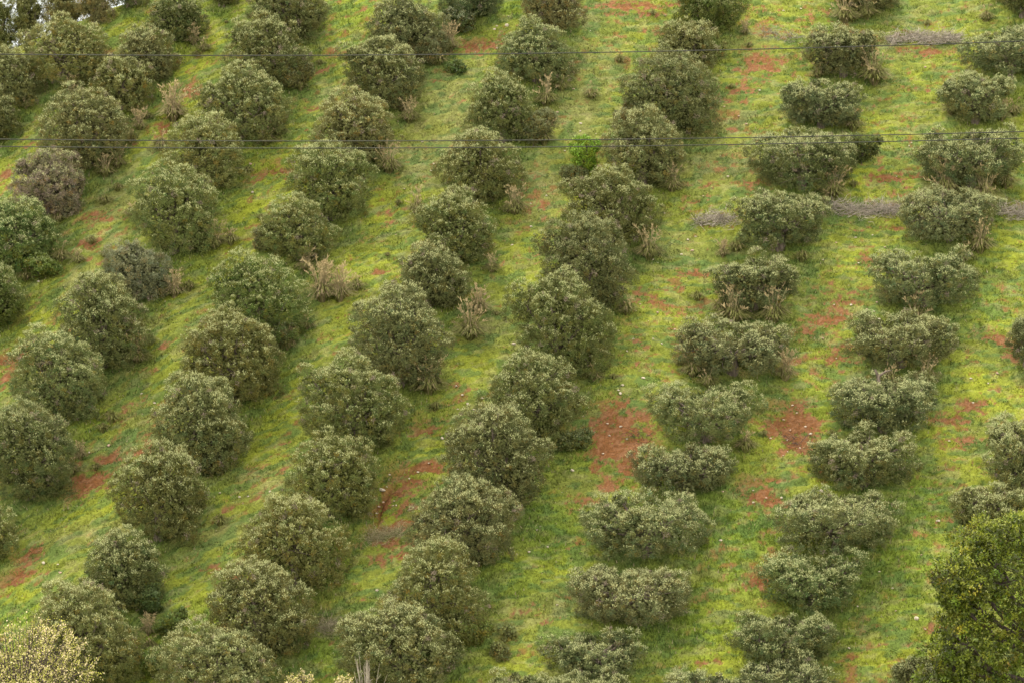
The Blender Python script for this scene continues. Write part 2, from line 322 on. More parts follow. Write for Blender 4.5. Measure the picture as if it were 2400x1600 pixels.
# ------------------------------------------------------------------ crown generator
def surf(r, Cn, Rd, n, keep=.9, zmin=-9):
    P = []; Nn = []; got = 0; pr = (Rd.mean(1)**2); pr = pr/pr.sum()
    for _ in range(8):
        m = int((n-got)*2.2)+20
        k = r.choice(len(Cn), m, p=pr); d = unit(r.normal(size=(m, 3)))
        p = Cn[k]+Rd[k]*d
        ok = p[:, 2] > zmin
        for j in range(len(Cn)):
            q = (((p-Cn[j])/Rd[j])**2).sum(1)
            ok &= ~((q < keep) & (k != j))
        P.append(p[ok]); Nn.append(unit(d[ok]/Rd[k[ok]])); got += ok.sum()
        if got >= n: break
    return np.concatenate(P)[:n], np.concatenate(Nn)[:n]
def crown(r, Cn, Rd, nsub, nclump, per, sub=(.28, .5), clump=(.12, .20), leaf=(.07, .12), wid=(.027, .04), base=(.1, .12, .05), var=.3, ground=.05, tipc=None, dead=.03, upw=.5, inner=2200, innersz=.26, off=.3, crease=1.12, tipth=.68):
    """leaf-by-leaf crown over primary ellipsoids Cn/Rd; returns verts, quads, colours"""
    sp, sn = surf(r, Cn, Rd, nsub, .85, ground)
    sr = r.uniform(*sub, len(sp))
    Sc = np.concatenate([Cn, sp+sn*(sr*off)[:, None]]); Sr = np.concatenate([Rd*.97, np.repeat(sr[:, None], 3, 1)*np.array([1, 1, .85])])
    cp, cn = surf(r, Sc, Sr, nclump, crease, ground)
    cr = r.uniform(*clump, len(cp))
    n = len(cp)*per
    ci = np.repeat(np.arange(len(cp)), per)
    q = unit(r.normal(size=(n, 3)))*(r.random(n)**.45)[:, None]
    P = cp[ci]+q*cr[ci][:, None]*np.array([1.15, 1.15, 1.0])
    A = unit(cn[ci]*.45+q*.5+np.array([0, 0, upw])+r.normal(size=(n, 3))*.75)
    L = r.uniform(*leaf, n); Wd = r.uniform(*wid, n)
    base = np.array(base)
    cv = 1+var*(r.random(len(cp))-.5)*1.6
    hue = r.normal(size=(len(cp), 1))*np.array([[.10, .0, -.08]])
    ccol = base[None]*cv[:, None]*(1+hue)
    hue2 = r.random(len(cp)) < .18; ccol[hue2] = ccol[hue2]*np.array([1.22, .98, .8])
    dk = r.random(len(cp)) < dead
    ccol[dk] = np.array([.20, .155, .12])
    col = ccol[ci]*(1+.55*(r.random(n)-.45))[:, None]
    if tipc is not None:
        tp = (q*(cn[ci]*.5+np.array([0, 0, 1.0]))).sum(1)+cn[ci][:, 2]*.5+1.1*(cp[ci][:, 2]/cp[:, 2].max()-.66) > tipth  # pale new growth, plus crest light painted in: high, upward-facing leaves go paler
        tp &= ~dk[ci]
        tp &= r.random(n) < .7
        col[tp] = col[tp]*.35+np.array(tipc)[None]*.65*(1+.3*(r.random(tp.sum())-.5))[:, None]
    Nf = unit(cn[ci]*.75+q*.45+np.array([0, 0, .35])+r.normal(size=(n, 3))*.27)
    V, Q = leaves_mesh(P, A, L, Wd, r, Nf=Nf)
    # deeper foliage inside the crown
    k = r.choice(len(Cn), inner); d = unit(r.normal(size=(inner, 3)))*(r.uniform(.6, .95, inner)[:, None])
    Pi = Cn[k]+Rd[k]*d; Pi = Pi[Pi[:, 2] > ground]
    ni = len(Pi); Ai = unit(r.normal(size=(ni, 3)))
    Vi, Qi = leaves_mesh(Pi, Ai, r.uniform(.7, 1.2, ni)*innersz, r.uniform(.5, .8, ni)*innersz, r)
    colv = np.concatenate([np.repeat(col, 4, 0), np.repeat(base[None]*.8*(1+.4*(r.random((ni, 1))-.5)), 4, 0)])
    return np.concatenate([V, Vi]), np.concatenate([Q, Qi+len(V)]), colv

def olive(t, seed):
    r = np.random.default_rng(seed); R, Hh, kind = t['R'], t['H'], t['kind']
    cs, rs = [], []
    if kind in ('dome', 'dead'):
        cs.append((0, 0, .5*Hh)); rs.append((.70*R, .68*R, .43*Hh))
        nb = 7; a0 = r.uniform(0, 6.28)
        for j in range(nb):
            a = a0+j*2*math.pi/nb+r.uniform(-.25, .25); rr = .50*R*r.uniform(.8, 1.15)
            s = r.uniform(.36, .52)*R
            cs.append((rr*math.cos(a), rr*math.sin(a), Hh*r.uniform(.30, .50))); rs.append((s, s, s*r.uniform(.9, 1.15)))
        for j in range(5):
            a = a0+j*2*math.pi/5+r.uniform(-.4, .4); rr = .36*R*r.uniform(.6, 1.2); s = r.uniform(.30, .45)*R
            cs.append((rr*math.cos(a), rr*math.sin(a), Hh*r.uniform(.60, .76))); rs.append((s, s, s*.9))
        px = r.uniform(-.2, .1)*R
        cs.append((px, 0, .82*Hh)); rs.append((.32*R, .32*R, .2*Hh))
        for j in range(r.integers(1, 4)):   # odd bulges that spoil the symmetry
            a = r.uniform(0, 6.28); s = r.uniform(.2, .32)*R
            cs.append((.78*R*math.cos(a), .5*R*math.sin(a), r.uniform(.3, .75)*Hh)); rs.append((s, s, s))
        # skirt that hangs to the ground towards the lower right
        for j in range(3):
            s = r.uniform(.25, .36)*R
            cs.append((r.uniform(-.1, .45)*R, -r.uniform(.1, .45)*R, r.uniform(.12, .22)*Hh)); rs.append((s, s, s*.9))
    else:
        nb = 7; a0 = r.uniform(0, 6.28)
        for j in range(nb):
            a = a0+j*2*math.pi/nb+r.uniform(-.22, .22); rr = R*r.uniform(.5, .72); s = R*r.uniform(.22, .38)
            hz = Hh*r.uniform(.5, .76)
            cs.append((rr*math.cos(a), rr*math.sin(a), hz)); rs.append((s, s, min(Hh*.3, s*.95)))
            # the curtain below each limb
            if r.random() < .95:
                s2 = s*r.uniform(.75, 1.0)
                cs.append((rr*.82*math.cos(a+.15), rr*.82*math.sin(a+.15), Hh*r.uniform(.26, .40))); rs.append((s2, s2, s2*1.0))
        cs.append((r.uniform(-.2, .2)*R, r.uniform(.1, .3)*R, Hh*.40)); rs.append((.36*R, .3*R, .18*Hh))
        for j in range(8):       # upright regrowth on the rim
            a = r.uniform(0, 6.28); s = R*r.uniform(.09, .17)
            cs.append((R*.62*math.cos(a), R*.6*math.sin(a), Hh*r.uniform(.70, .86))); rs.append((s, s, s*r.uniform(1, 1.7)))
    Cn = np.array(cs, float); Rd = np.array(rs, float)
    if kind != 'cup':
        # fit the union to the measured width and height, then lean it
        sx = R*.97/((Cn[:, 0]+Rd[:, 0]).max()*.5+(-(Cn[:, 0]-Rd[:, 0])).max()*.5)
        sz = (Hh-.12)/(Cn[:, 2]+Rd[:, 2]).max()
        Cn[:, 0] *= sx; Rd[:, 0] *= sx; Cn[:, 2] *= sz; Rd[:, 2] *= sz
        Cn[:, 0] -= ((Cn[:, 0]+Rd[:, 0]).max()+(Cn[:, 0]-Rd[:, 0]).min())/2
        lean = .30*R
        Cn[:, 0] += lean*(.5-Cn[:, 2]/Hh)
    else:
        sx = R*.98/((Cn[:, 0]+Rd[:, 0]).max()*.5-(Cn[:, 0]-Rd[:, 0]).min()*.5)
        Cn[:, 0] *= sx; Rd[:, 0] *= sx; Cn[:, 0] -= ((Cn[:, 0]+Rd[:, 0]).max()+(Cn[:, 0]-Rd[:, 0]).min())/2
        sz = (Hh-.1)/(Cn[:, 2]+Rd[:, 2]).max(); Cn[:, 2] *= sz; Rd[:, 2] *= sz
    look = t['look']
    base = np.array([.100, .113, .033])*r.uniform(.82, 1.18)*np.array([r.uniform(.92, 1.1), 1, r.uniform(.85, 1.15)])
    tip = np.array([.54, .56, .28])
    if kind == 'cup': base = base*np.array([1.0, 1.05, 1.25])
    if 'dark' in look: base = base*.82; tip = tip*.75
    if 'grey' in look or 'silver' in look: base = base*np.array([1.05, 1.03, 1.12])
    if 'brown' in look or 'purpl' in look: base = base*np.array([1.2, 1.0, 1.1])
    if 'yellow' in look: base = base*np.array([1.1, 1.08, .9])
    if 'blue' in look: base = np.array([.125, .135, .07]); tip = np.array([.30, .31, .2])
    if 'green' in look and 'grey' not in look: base = base*np.array([.8, 1.02, .75])
    if 'glossy' in look: base = np.array([.06, .085, .03])
    if kind == 'dead': base = np.array([.14, .125, .07])
    sc = (R*Hh)/(2.4*4.4)
    nclump = int(880*max(.45, sc)) if kind != 'cup' else int(860*max(.5, R*Hh/(2.6*3.2)))
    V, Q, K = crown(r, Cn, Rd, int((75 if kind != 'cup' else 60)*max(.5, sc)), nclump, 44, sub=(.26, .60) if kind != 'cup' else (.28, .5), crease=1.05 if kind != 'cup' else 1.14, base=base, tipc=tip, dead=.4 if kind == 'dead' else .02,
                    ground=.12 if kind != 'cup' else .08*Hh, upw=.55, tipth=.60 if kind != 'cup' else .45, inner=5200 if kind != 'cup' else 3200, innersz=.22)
    lo, hi = np.percentile(V[:, 0], [.8, 99.2]); zt = np.percentile(V[:, 2], 99.4)
    f = 2*R/(hi-lo); V[:, 0] = (V[:, 0]-(lo+hi)/2)*f; V[:, 1] *= f*.88; V[:, 2] *= Hh/zt
    Cn[:, 0] = (Cn[:, 0]-(lo+hi)/2)*f; Cn[:, 1] *= f*.88; Cn[:, 2] *= Hh/zt; Rd = Rd*f
    root = empty('olive_tree', (t['x'], t['y'], t['z']), t['label'], 'olive tree', 'olive trees planted in diagonal rows on the slope')
    obj('crown', mesh_np('crown', V, Q, M_OLIVE, K), root)
    # trunk with limbs reaching into the crown
    a = Acc()
    fk = .24*Hh if kind != 'cup' else .3*Hh
    tr = (.2 if kind != 'cup' else .19)+.03*R
    a.add(*tube([(0, 0, -.5), (.02, 0, .0), (.06, -.03, fk*.5), (0, 0, fk)], [tr*1.5, tr*1.15, tr*.9, tr*.85], 9, .35, r))
    order = np.argsort(-Cn[:, 2])[:9] if kind != 'cup' else range(len(Cn))
    for j in order:
        c = Cn[j]*np.array([1, 1, 1.0]); c = c+np.array([0, 0, Rd[j, 2]*.25])
        mid = np.array([c[0]*.45, c[1]*.45, fk+(c[2]-fk)*.35])+r.normal(size=3)*.08
        a.add(*tube([(0, 0, fk*.8), mid, c], [.12, .085, .04], 6, .3, r))
    # bare twigs that poke out between the leaves
    nt2 = 26 if kind != 'cup' else 46
    if kind == 'dead': nt2 = 260
    for j in range(nt2):
        k = r.integers(len(Cn)); d = unit(r.normal(size=3)+np.array([0, 0, .8]))
        p0 = Cn[k]*.9 if kind != 'cup' else Cn[k]*np.array([.75, .75, .95])
        p1 = Cn[k]+Rd[k]*d*r.uniform(.95, 1.12)
        md = (p0+p1)/2+r.normal(size=3)*.08
        a.add(*tube([p0, md, p1], [.035, .02, .008], 4))
    if kind == 'cup' and t['look'] == 'split':
        a.add(*tube([(-.1, 0, fk), (-.25, .1, Hh*.6), (-.3, .2, Hh*.98), (-.5, .2, Hh*1.12)], [.16, .12, .10, .05], 8, .3, r))
        a.add(*tube([(-.3, .2, Hh*.98), (.1, .2, Hh*1.08), (.4, .2, Hh*1.1)], [.08, .05, .02], 6, .3, r))
    obj('trunk', a.mesh('trunk', M_BARK, True), root)
    return root

for i, t in enumerate(TREES):
    t['label'] = f"{t['look']} olive tree, {ORD[t['idx']]} from top in {t['row']} diagonal row from right"
SPECIAL = {('second', 7): "split olive tree whose bare grey limb stands above its crown, second diagonal row from right",
 ('eighth', 5): "half-dead brownish olive tree of bare purple-grey twigs near the left edge",
 ('fourth', 3): "round grey olive tree just right of the bright green sapling",
 ('second', 11): "lopsided two-lobed olive tree near the bottom, twelfth in second diagonal row from right"}
for t in TREES:
    if (t['row'], t['idx']) in SPECIAL: t['label'] = SPECIAL[(t['row'], t['idx'])]
for i, t in enumerate(TREES): olive(t, 100+i)
print('olives', time.time()-T0)

# ------------------------------------------------------------------ the slope
def axis(lo, hi, step, far_lo, far_hi):
    a = np.arange(lo, hi, step)
    l = lo-np.geomspace(step*2, lo-far_lo, 40)[::-1]; h = a[-1]+np.geomspace(step*2, far_hi-a[-1], 40)
    return np.concatenate([l, a, h])
ax = axis(-36, 36, .09, -3000, 3000); ay = axis(176, 252, .1, -800, 5000)
X, Y = np.meshgrid(ax, ay)
Z = base_h(X, Y)
inside = (np.abs(X) < 37) & (Y > 175) & (Y < 253)
soil = np.zeros_like(X); gcol = np.zeros(X.shape+(3,)); scol = np.zeros(X.shape+(3,)); near = np.zeros_like(X)
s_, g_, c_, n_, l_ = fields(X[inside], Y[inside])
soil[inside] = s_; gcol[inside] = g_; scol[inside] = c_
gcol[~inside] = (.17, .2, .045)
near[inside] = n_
bump = (fbm(X/.5, Y/.4, 3, 51)-.5)*.22+(vn(X/.17, Y/.15, 52)-.5)*.07+(fbm(X/.9, warp(X, Y)/.28, 2, 53)-.5)*.16
bump = bump*(1-.55*soil)-soil*.05
Z = Z+np.where(inside, bump, 0)
# narrow rain gully through the red bare patch
gp = [hit(*p) for p in ((905,1118),(885,1140),(872,1162),(868,1190),(858,1212),(850,1225))]
gx = np.array([g[0] for g in gp]); gy = np.array([g[1] for g in gp])
m = (X > gx.min()-1) & (X < gx.max()+1) & (Y > gy.min()-.3) & (Y < gy.max()+.3)
xx = np.interp(Y[m], gy[::-1], gx[::-1])+.25*(vn(Y[m]*1.5, Y[m]*0, 5)-.5)
Z[m] -= .28*np.exp(-((X[m]-xx)/.13)**2)
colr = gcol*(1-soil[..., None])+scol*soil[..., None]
ny, nx = X.shape
idx = np.arange(ny*nx).reshape(ny, nx)
Q = np.stack([idx[:-1, :-1], idx[:-1, 1:], idx[1:, 1:], idx[1:, :-1]], -1).reshape(-1, 4)
m, nt, b = nodes('slope_ground'); N = nt.nodes; L = nt.links
at = N.new('ShaderNodeAttribute'); at.attribute_name = 'col'
tc = N.new('ShaderNodeTexCoord'); ns = N.new('ShaderNodeTexNoise'); ns.inputs['Scale'].default_value = 9; ns.inputs['Detail'].default_value = 5; ns.inputs['Roughness'].default_value = .7
L.new(tc.outputs['Object'], ns.inputs['Vector'])
mr = N.new('ShaderNodeMapRange'); mr.inputs[1].default_value = .3; mr.inputs[2].default_value = .7; mr.inputs[3].default_value = .6; mr.inputs[4].default_value = 1.35
L.new(ns.outputs[0], mr.inputs[0])
mx = N.new('ShaderNodeVectorMath'); mx.operation = 'SCALE'; L.new(at.outputs['Color'], mx.inputs[0]); L.new(mr.outputs[0], mx.inputs['Scale'])
L.new(mx.outputs[0], b.inputs['Base Color']); b.inputs['Roughness'].default_value = .95; b.inputs['Specular IOR Level'].default_value = .1
bp = N.new('ShaderNodeBump'); bp.inputs['Strength'].default_value = .8; bp.inputs['Distance'].default_value = .05
L.new(ns.outputs[0], bp.inputs['Height']); L.new(bp.outputs[0], b.inputs['Normal'])
g = obj('ground', mesh_np('ground', np.stack([X, Y, Z], -1).reshape(-1, 3), Q, m, colr.reshape(-1, 3), True))
tag(g, kind='structure')
sx_ = np.array([[-3000, 330, -60], [3000, 330, -60], [3000, 5000, -60], [-3000, 5000, -60.]])
wm, wnt, wb = nodes('sea_water'); wb.inputs['Base Color'].default_value = (.25, .3, .34, 1); wb.inputs['Roughness'].default_value = .25
wn = wnt.nodes.new('ShaderNodeTexNoise'); wn.inputs['Scale'].default_value = .4; wp = wnt.nodes.new('ShaderNodeBump'); wp.inputs['Strength'].default_value = .3
wtc = wnt.nodes.new('ShaderNodeTexCoord'); wnt.links.new(wtc.outputs['Object'], wn.inputs['Vector']); wnt.links.new(wn.outputs[0], wp.inputs['Height']); wnt.links.new(wp.outputs[0], wb.inputs['Normal'])
sea = obj('water', mesh_np('water', sx_, np.array([[0, 1, 2, 3]]), wm)); tag(sea, kind='structure')
def gz(x, y):
    return base_h(x, y)

# low grass cover
r = np.random.default_rng(5)
n = 520000
gy_ = 177+(r.random(n))*(250-177); half = gy_*(W/2/F)*1.08+.5
gx_ = r.uniform(-1, 1, n)*half
ok = gy_ < np.minimum(yc_of(gx_)+2.5, 248)
gx_, gy_ = gx_[ok], gy_[ok]
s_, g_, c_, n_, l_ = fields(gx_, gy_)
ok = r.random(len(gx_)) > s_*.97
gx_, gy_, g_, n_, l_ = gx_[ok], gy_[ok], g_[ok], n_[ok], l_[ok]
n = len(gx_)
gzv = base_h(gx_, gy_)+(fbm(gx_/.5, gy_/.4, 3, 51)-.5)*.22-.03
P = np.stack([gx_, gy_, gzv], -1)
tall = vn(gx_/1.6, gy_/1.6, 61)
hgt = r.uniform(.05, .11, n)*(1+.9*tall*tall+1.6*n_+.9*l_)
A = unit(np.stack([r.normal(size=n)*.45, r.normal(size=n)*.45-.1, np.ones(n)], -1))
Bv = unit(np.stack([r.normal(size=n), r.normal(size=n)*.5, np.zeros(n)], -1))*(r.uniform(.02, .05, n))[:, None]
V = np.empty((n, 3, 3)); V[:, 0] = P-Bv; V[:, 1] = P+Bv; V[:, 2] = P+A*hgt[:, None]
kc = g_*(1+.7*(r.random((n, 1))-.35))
dry = r.random(n) < .035; kc[dry] = np.array([.36, .32, .18])*r.uniform(.7, 1.1, (dry.sum(), 1))
go = obj('grass', mesh_np('grass', V.reshape(-1, 3), np.arange(n*3).reshape(n, 3), M_GRASS, np.repeat(kc, 3, 0)))
tag(go, 'low yellow-green grass covering the slope between the olive trees', 'grass', kind='stuff')
print('grass', n, time.time()-T0)

# ------------------------------------------------------------------ fountain grass clumps and tussocks
def clump_meshes(seed, nb, rad_, h, plumes, ph, dry=.15):
    r = np.random.default_rng(seed)
    n = nb; a = r.uniform(0, 6.28, n); d = np.stack([np.cos(a), np.sin(a)], -1)
    ln = r.uniform(.6, 1.1, n)
    out = r.random(n)**.7*rad_; hh = h*ln*(1.1-.45*out/rad_)
    p0 = np.concatenate([d*(r.uniform(0, .16, n)*rad_)[:, None], np.full((n, 1), -.12)], 1)
    p1 = np.concatenate([d*(out*.42)[:, None], (hh*.72)[:, None]], 1)
    p2 = np.concatenate([d*(out*.8)[:, None], (hh*.98)[:, None]], 1)
    p3 = np.concatenate([d*(out*1.2)[:, None], (hh*.75)[:, None]], 1)
    sd = np.stack([-d[:, 1], d[:, 0], np.zeros(n)], -1)
    w = r.uniform(.012, .022, n)[:, None]
    V = np.stack([p0-sd*w, p0+sd*w, p1-sd*w, p1+sd*w, p2-sd*w*.8, p2+sd*w*.8, p3-sd*w*.2, p3+sd*w*.2], 1)
    q = np.array([[0, 1, 3, 2], [2, 3, 5, 4], [4, 5, 7, 6]])
    Q = (np.arange(n)[:, None, None]*8+q[None]).reshape(-1, 4)
    kc = np.array([.19, .195, .06])*r.uniform(.6, 1.35, (n, 1))
    dr = r.random(n) < dry; kc[dr] = np.array([.34, .27, .15])*r.uniform(.6, 1.1, (dr.sum(), 1))
    blades = mesh_np('blades', V.reshape(-1, 3), Q, M_GRASS, np.repeat(kc, 8, 0))
    if not plumes: return blades, None
    ac = Acc()
    for k in range(plumes):
        a = r.uniform(0, 6.28); o = r.uniform(.1, .75)*rad_; hh = ph*r.uniform(.45, 1.1)
        dx, dy = math.cos(a)*o, math.sin(a)*o
        pts = [(dx*.1, dy*.1, 0), (dx*.45, dy*.45, hh*.5), (dx*.8, dy*.8, hh*.85), (dx*1.15+r.normal()*.06, dy*1.15+r.normal()*.06, hh*r.uniform(.88, 1.04))]
        c = np.array([.36, .295, .165])*r.uniform(.7, 1.15)
        V, Q = tube(pts, [.010, .009, .007, .006], 3); ac.add(V, Q, c)
        # feathery head along the last third
        m_ = 9; tt = r.uniform(0, 1, m_)
        P = np.array(pts[2])[None]*(1-tt[:, None])+np.array(pts[3])[None]*tt[:, None]
        A = unit(np.array([dx*.7, dy*.7, .6])[None]+r.normal(size=(m_, 3))*.3)
        V, Q = leaves_mesh(P, A, r.uniform(.10, .2, m_), r.uniform(.02, .045, m_), r); ac.add(V, Q, c*np.array([1.25, 1.2, 1.15]))
    return blades, ac.mesh('plumes', M_DRY)
KIND = {'big': [clump_meshes(900+i, 420, .85, .75, 26, 1.5, .2) for i in range(3)],
        'tan': [clump_meshes(920+i, 330, .8, .8, 60, 1.6, .5) for i in range(2)],
        'low': [clump_meshes(940+i, 300, .7, .6, 7, 1.0, .2) for i in range(3)],
        'tus': [clump_meshes(960+i, 150, .55, .5, 0, 0, .12) for i in range(3)]}
FG = [(1080,778,45,'big'),(1100,720,34,'tan'),(1803,872,38,'tan'),(893,396,38,'big'),(492,572,36,'big'),(530,560,26,'low'),(740,692,52,'tan'),(780,690,44,'tan'),(818,668,28,'low'),(398,278,46,'tan'),(370,345,30,'low'),
 (440,95,26,'tan'),(940,282,30,'big'),(925,258,22,'tan'),(1032,118,34,'tan'),(1005,150,30,'low'),(958,492,30,'big'),(1130,626,24,'big'),(1490,595,40,'big'),(1440,722,30,'low'),(1362,872,30,'low'),(985,902,46,'big'),
 (1255,242,34,'big'),(1290,210,26,'low'),(1358,226,24,'low'),(2008,192,46,'big'),(1712,1036,34,'low'),(2250,580,42,'big'),(2215,600,28,'low'),(2120,706,42,'big'),(2040,690,34,'low'),(1700,716,46,'big'),(1760,714,46,'big'),(1655,716,30,'low'),
 (2180,436,50,'big'),(2240,442,50,'big'),(2310,430,34,'low'),(1905,440,38,'big'),(1870,428,24,'low'),(1250,332,30,'big'),(1545,440,34,'big'),(1182,492,36,'big'),(315,832,36,'big'),(345,792,24,'tus'),(165,1090,30,'low'),(185,1052,22,'tan'),
 (135,512,28,'tan'),(178,605,24,'low'),(140,600,30,'low'),(400,682,34,'tan'),(435,668,24,'tus'),(342,1455,26,'tan'),(345,1490,22,'low'),(235,392,30,'big'),(270,385,26,'big'),(600,312,30,'big'),(640,310,24,'low'),(160,202,26,'tan'),(1712,82,18,'tan'),
 (2060,848,40,'low'),(2115,862,36,'big'),(1590,862,34,'low'),(1560,840,22,'tus'),(1640,862,28,'low'),(1940,52,40,'big'),(1990,44,36,'big'),(655,788,26,'tan'),(705,755,24,'low'),(60,645,26,'low'),(1690,580,28,'tus'),(1835,590,26,'tus'),(690,208,22,'tus'),
 (2265,48,24,'low'),(2185,262,26,'big'),(2300,278,26,'tan'),(2330,265,26,'low'),(1880,178,24,'low'),(1960,300,34,'low'),(820,855,20,'tus'),(255,970,28,'tus'),(235,990,20,'tus'),(222,1078,16,'tus'),(505,1205,24,'tus'),(300,500,24,'low'),
 (470,120,22,'low'),(520,55,8,'tus'),(450,130,14,'tus'),(735,150,14,'tus'),(705,500,14,'tus'),(760,570,16,'low'),(700,620,30,'tan'),(1000,940,18,'tus'),(1160,1490,14,'tus'),(1340,1380,10,'tus'),(1680,205,12,'tus'),(1310,175,24,'low'),(1425,145,20,'tus'),
 (1350,330,14,'tus'),(1660,590,22,'tan'),(1410,870,14,'tus'),(1600,690,22,'tus'),(395,680,18,'low'),(1960,430,16,'tus'),(600,505,14,'tus'),(570,400,18,'tus'),(240,470,24,'tus'),(270,440,20,'tus'),(210,560,18,'tus'),(240,590,18,'low'),
 (2240,640,20,'tus'),(1755,1000,14,'tus'),(1140,725,12,'tus'),(60,250,20,'low'),(190,270,20,'low'),(320,300,26,'tan'),(335,275,20,'low'),(300,330,18,'tan'),(890,590,10,'tus'),(915,470,12,'tus'),(2130,60,14,'tus'),(1910,1000,14,'tus'),(345,1420,16,'low'),(720,1430,18,'tus'),(1500,35,12,'tus'),(1720,110,12,'tus'),(990,1230,12,'tus'),(700,1360,14,'tus')]
used = {}
def where(x, y, uc, vb):
    best = min(TREES, key=lambda t: (t['x']-x)**2+(t['y']-y)**2)
    dx = uc-best['uc']; w = (best['u1']-best['u0'])/2
    side = 'right of' if dx > w*.45 else 'left of' if dx < -w*.45 else ('below' if vb > best['vb']-25 else 'above')
    return f"{side} {ORD[best['idx']]} olive in {best['row']} diagonal row from right"
def uniq(lbl_fn, adjs):
    for a in adjs:
        l = lbl_fn(a)
        if l not in used: used[l] = 1; return l
    print('DUP', l); return l
r = np.random.default_rng(17)
for i, (u, v, hw, kd) in enumerate(FG):
    x, y, z, t = hit(u, v); R = hw*t/F
    for (tx, ty, TR) in TREE_XY:      # clumps stand at the rim of the crown, not under it
        for _ in range(40):
            if (x-tx)**2+((y-ty)/.88)**2 < (.66*TR)**2:
                y -= .05; x += .02 if x > tx else -.02
    z = float(base_h(x, y))
    prot = {'big': .95, 'tan': .9, 'low': .8, 'tus': .6}[kd]
    bl, pl = KIND[kd][i % len(KIND[kd])]
    wh = where(x, y, u, v)
    if kd == 'tus':
        nm, ct, gp = 'grass_tussock', 'grass tussock', 'small green tussocks on the slope'
        lb = uniq(lambda a: f"{a} dark green tussock {wh}", ['small', 'low', 'short', 'tiny', 'rounded'])
    else:
        nm, ct, gp = 'grass_clump', 'grass clump', 'fountain grass clumps at the feet of the trees'
        base = {'big': 'arching', 'tan': 'tan', 'low': 'sparse'}[kd]
        lb = uniq(lambda a: f"{base} {a} grass clump {wh}", ['plumed', 'spiky', 'tufted', 'feathery', 'shaggy'])
    e = empty(nm, (x, y, z), lb, ct, gp, r.uniform(0, 6.28), (1.2 if kd != 'tan' else 1.05)*R/prot)
    obj('blades', bl, e)
    if pl: obj('plumes', pl, e)

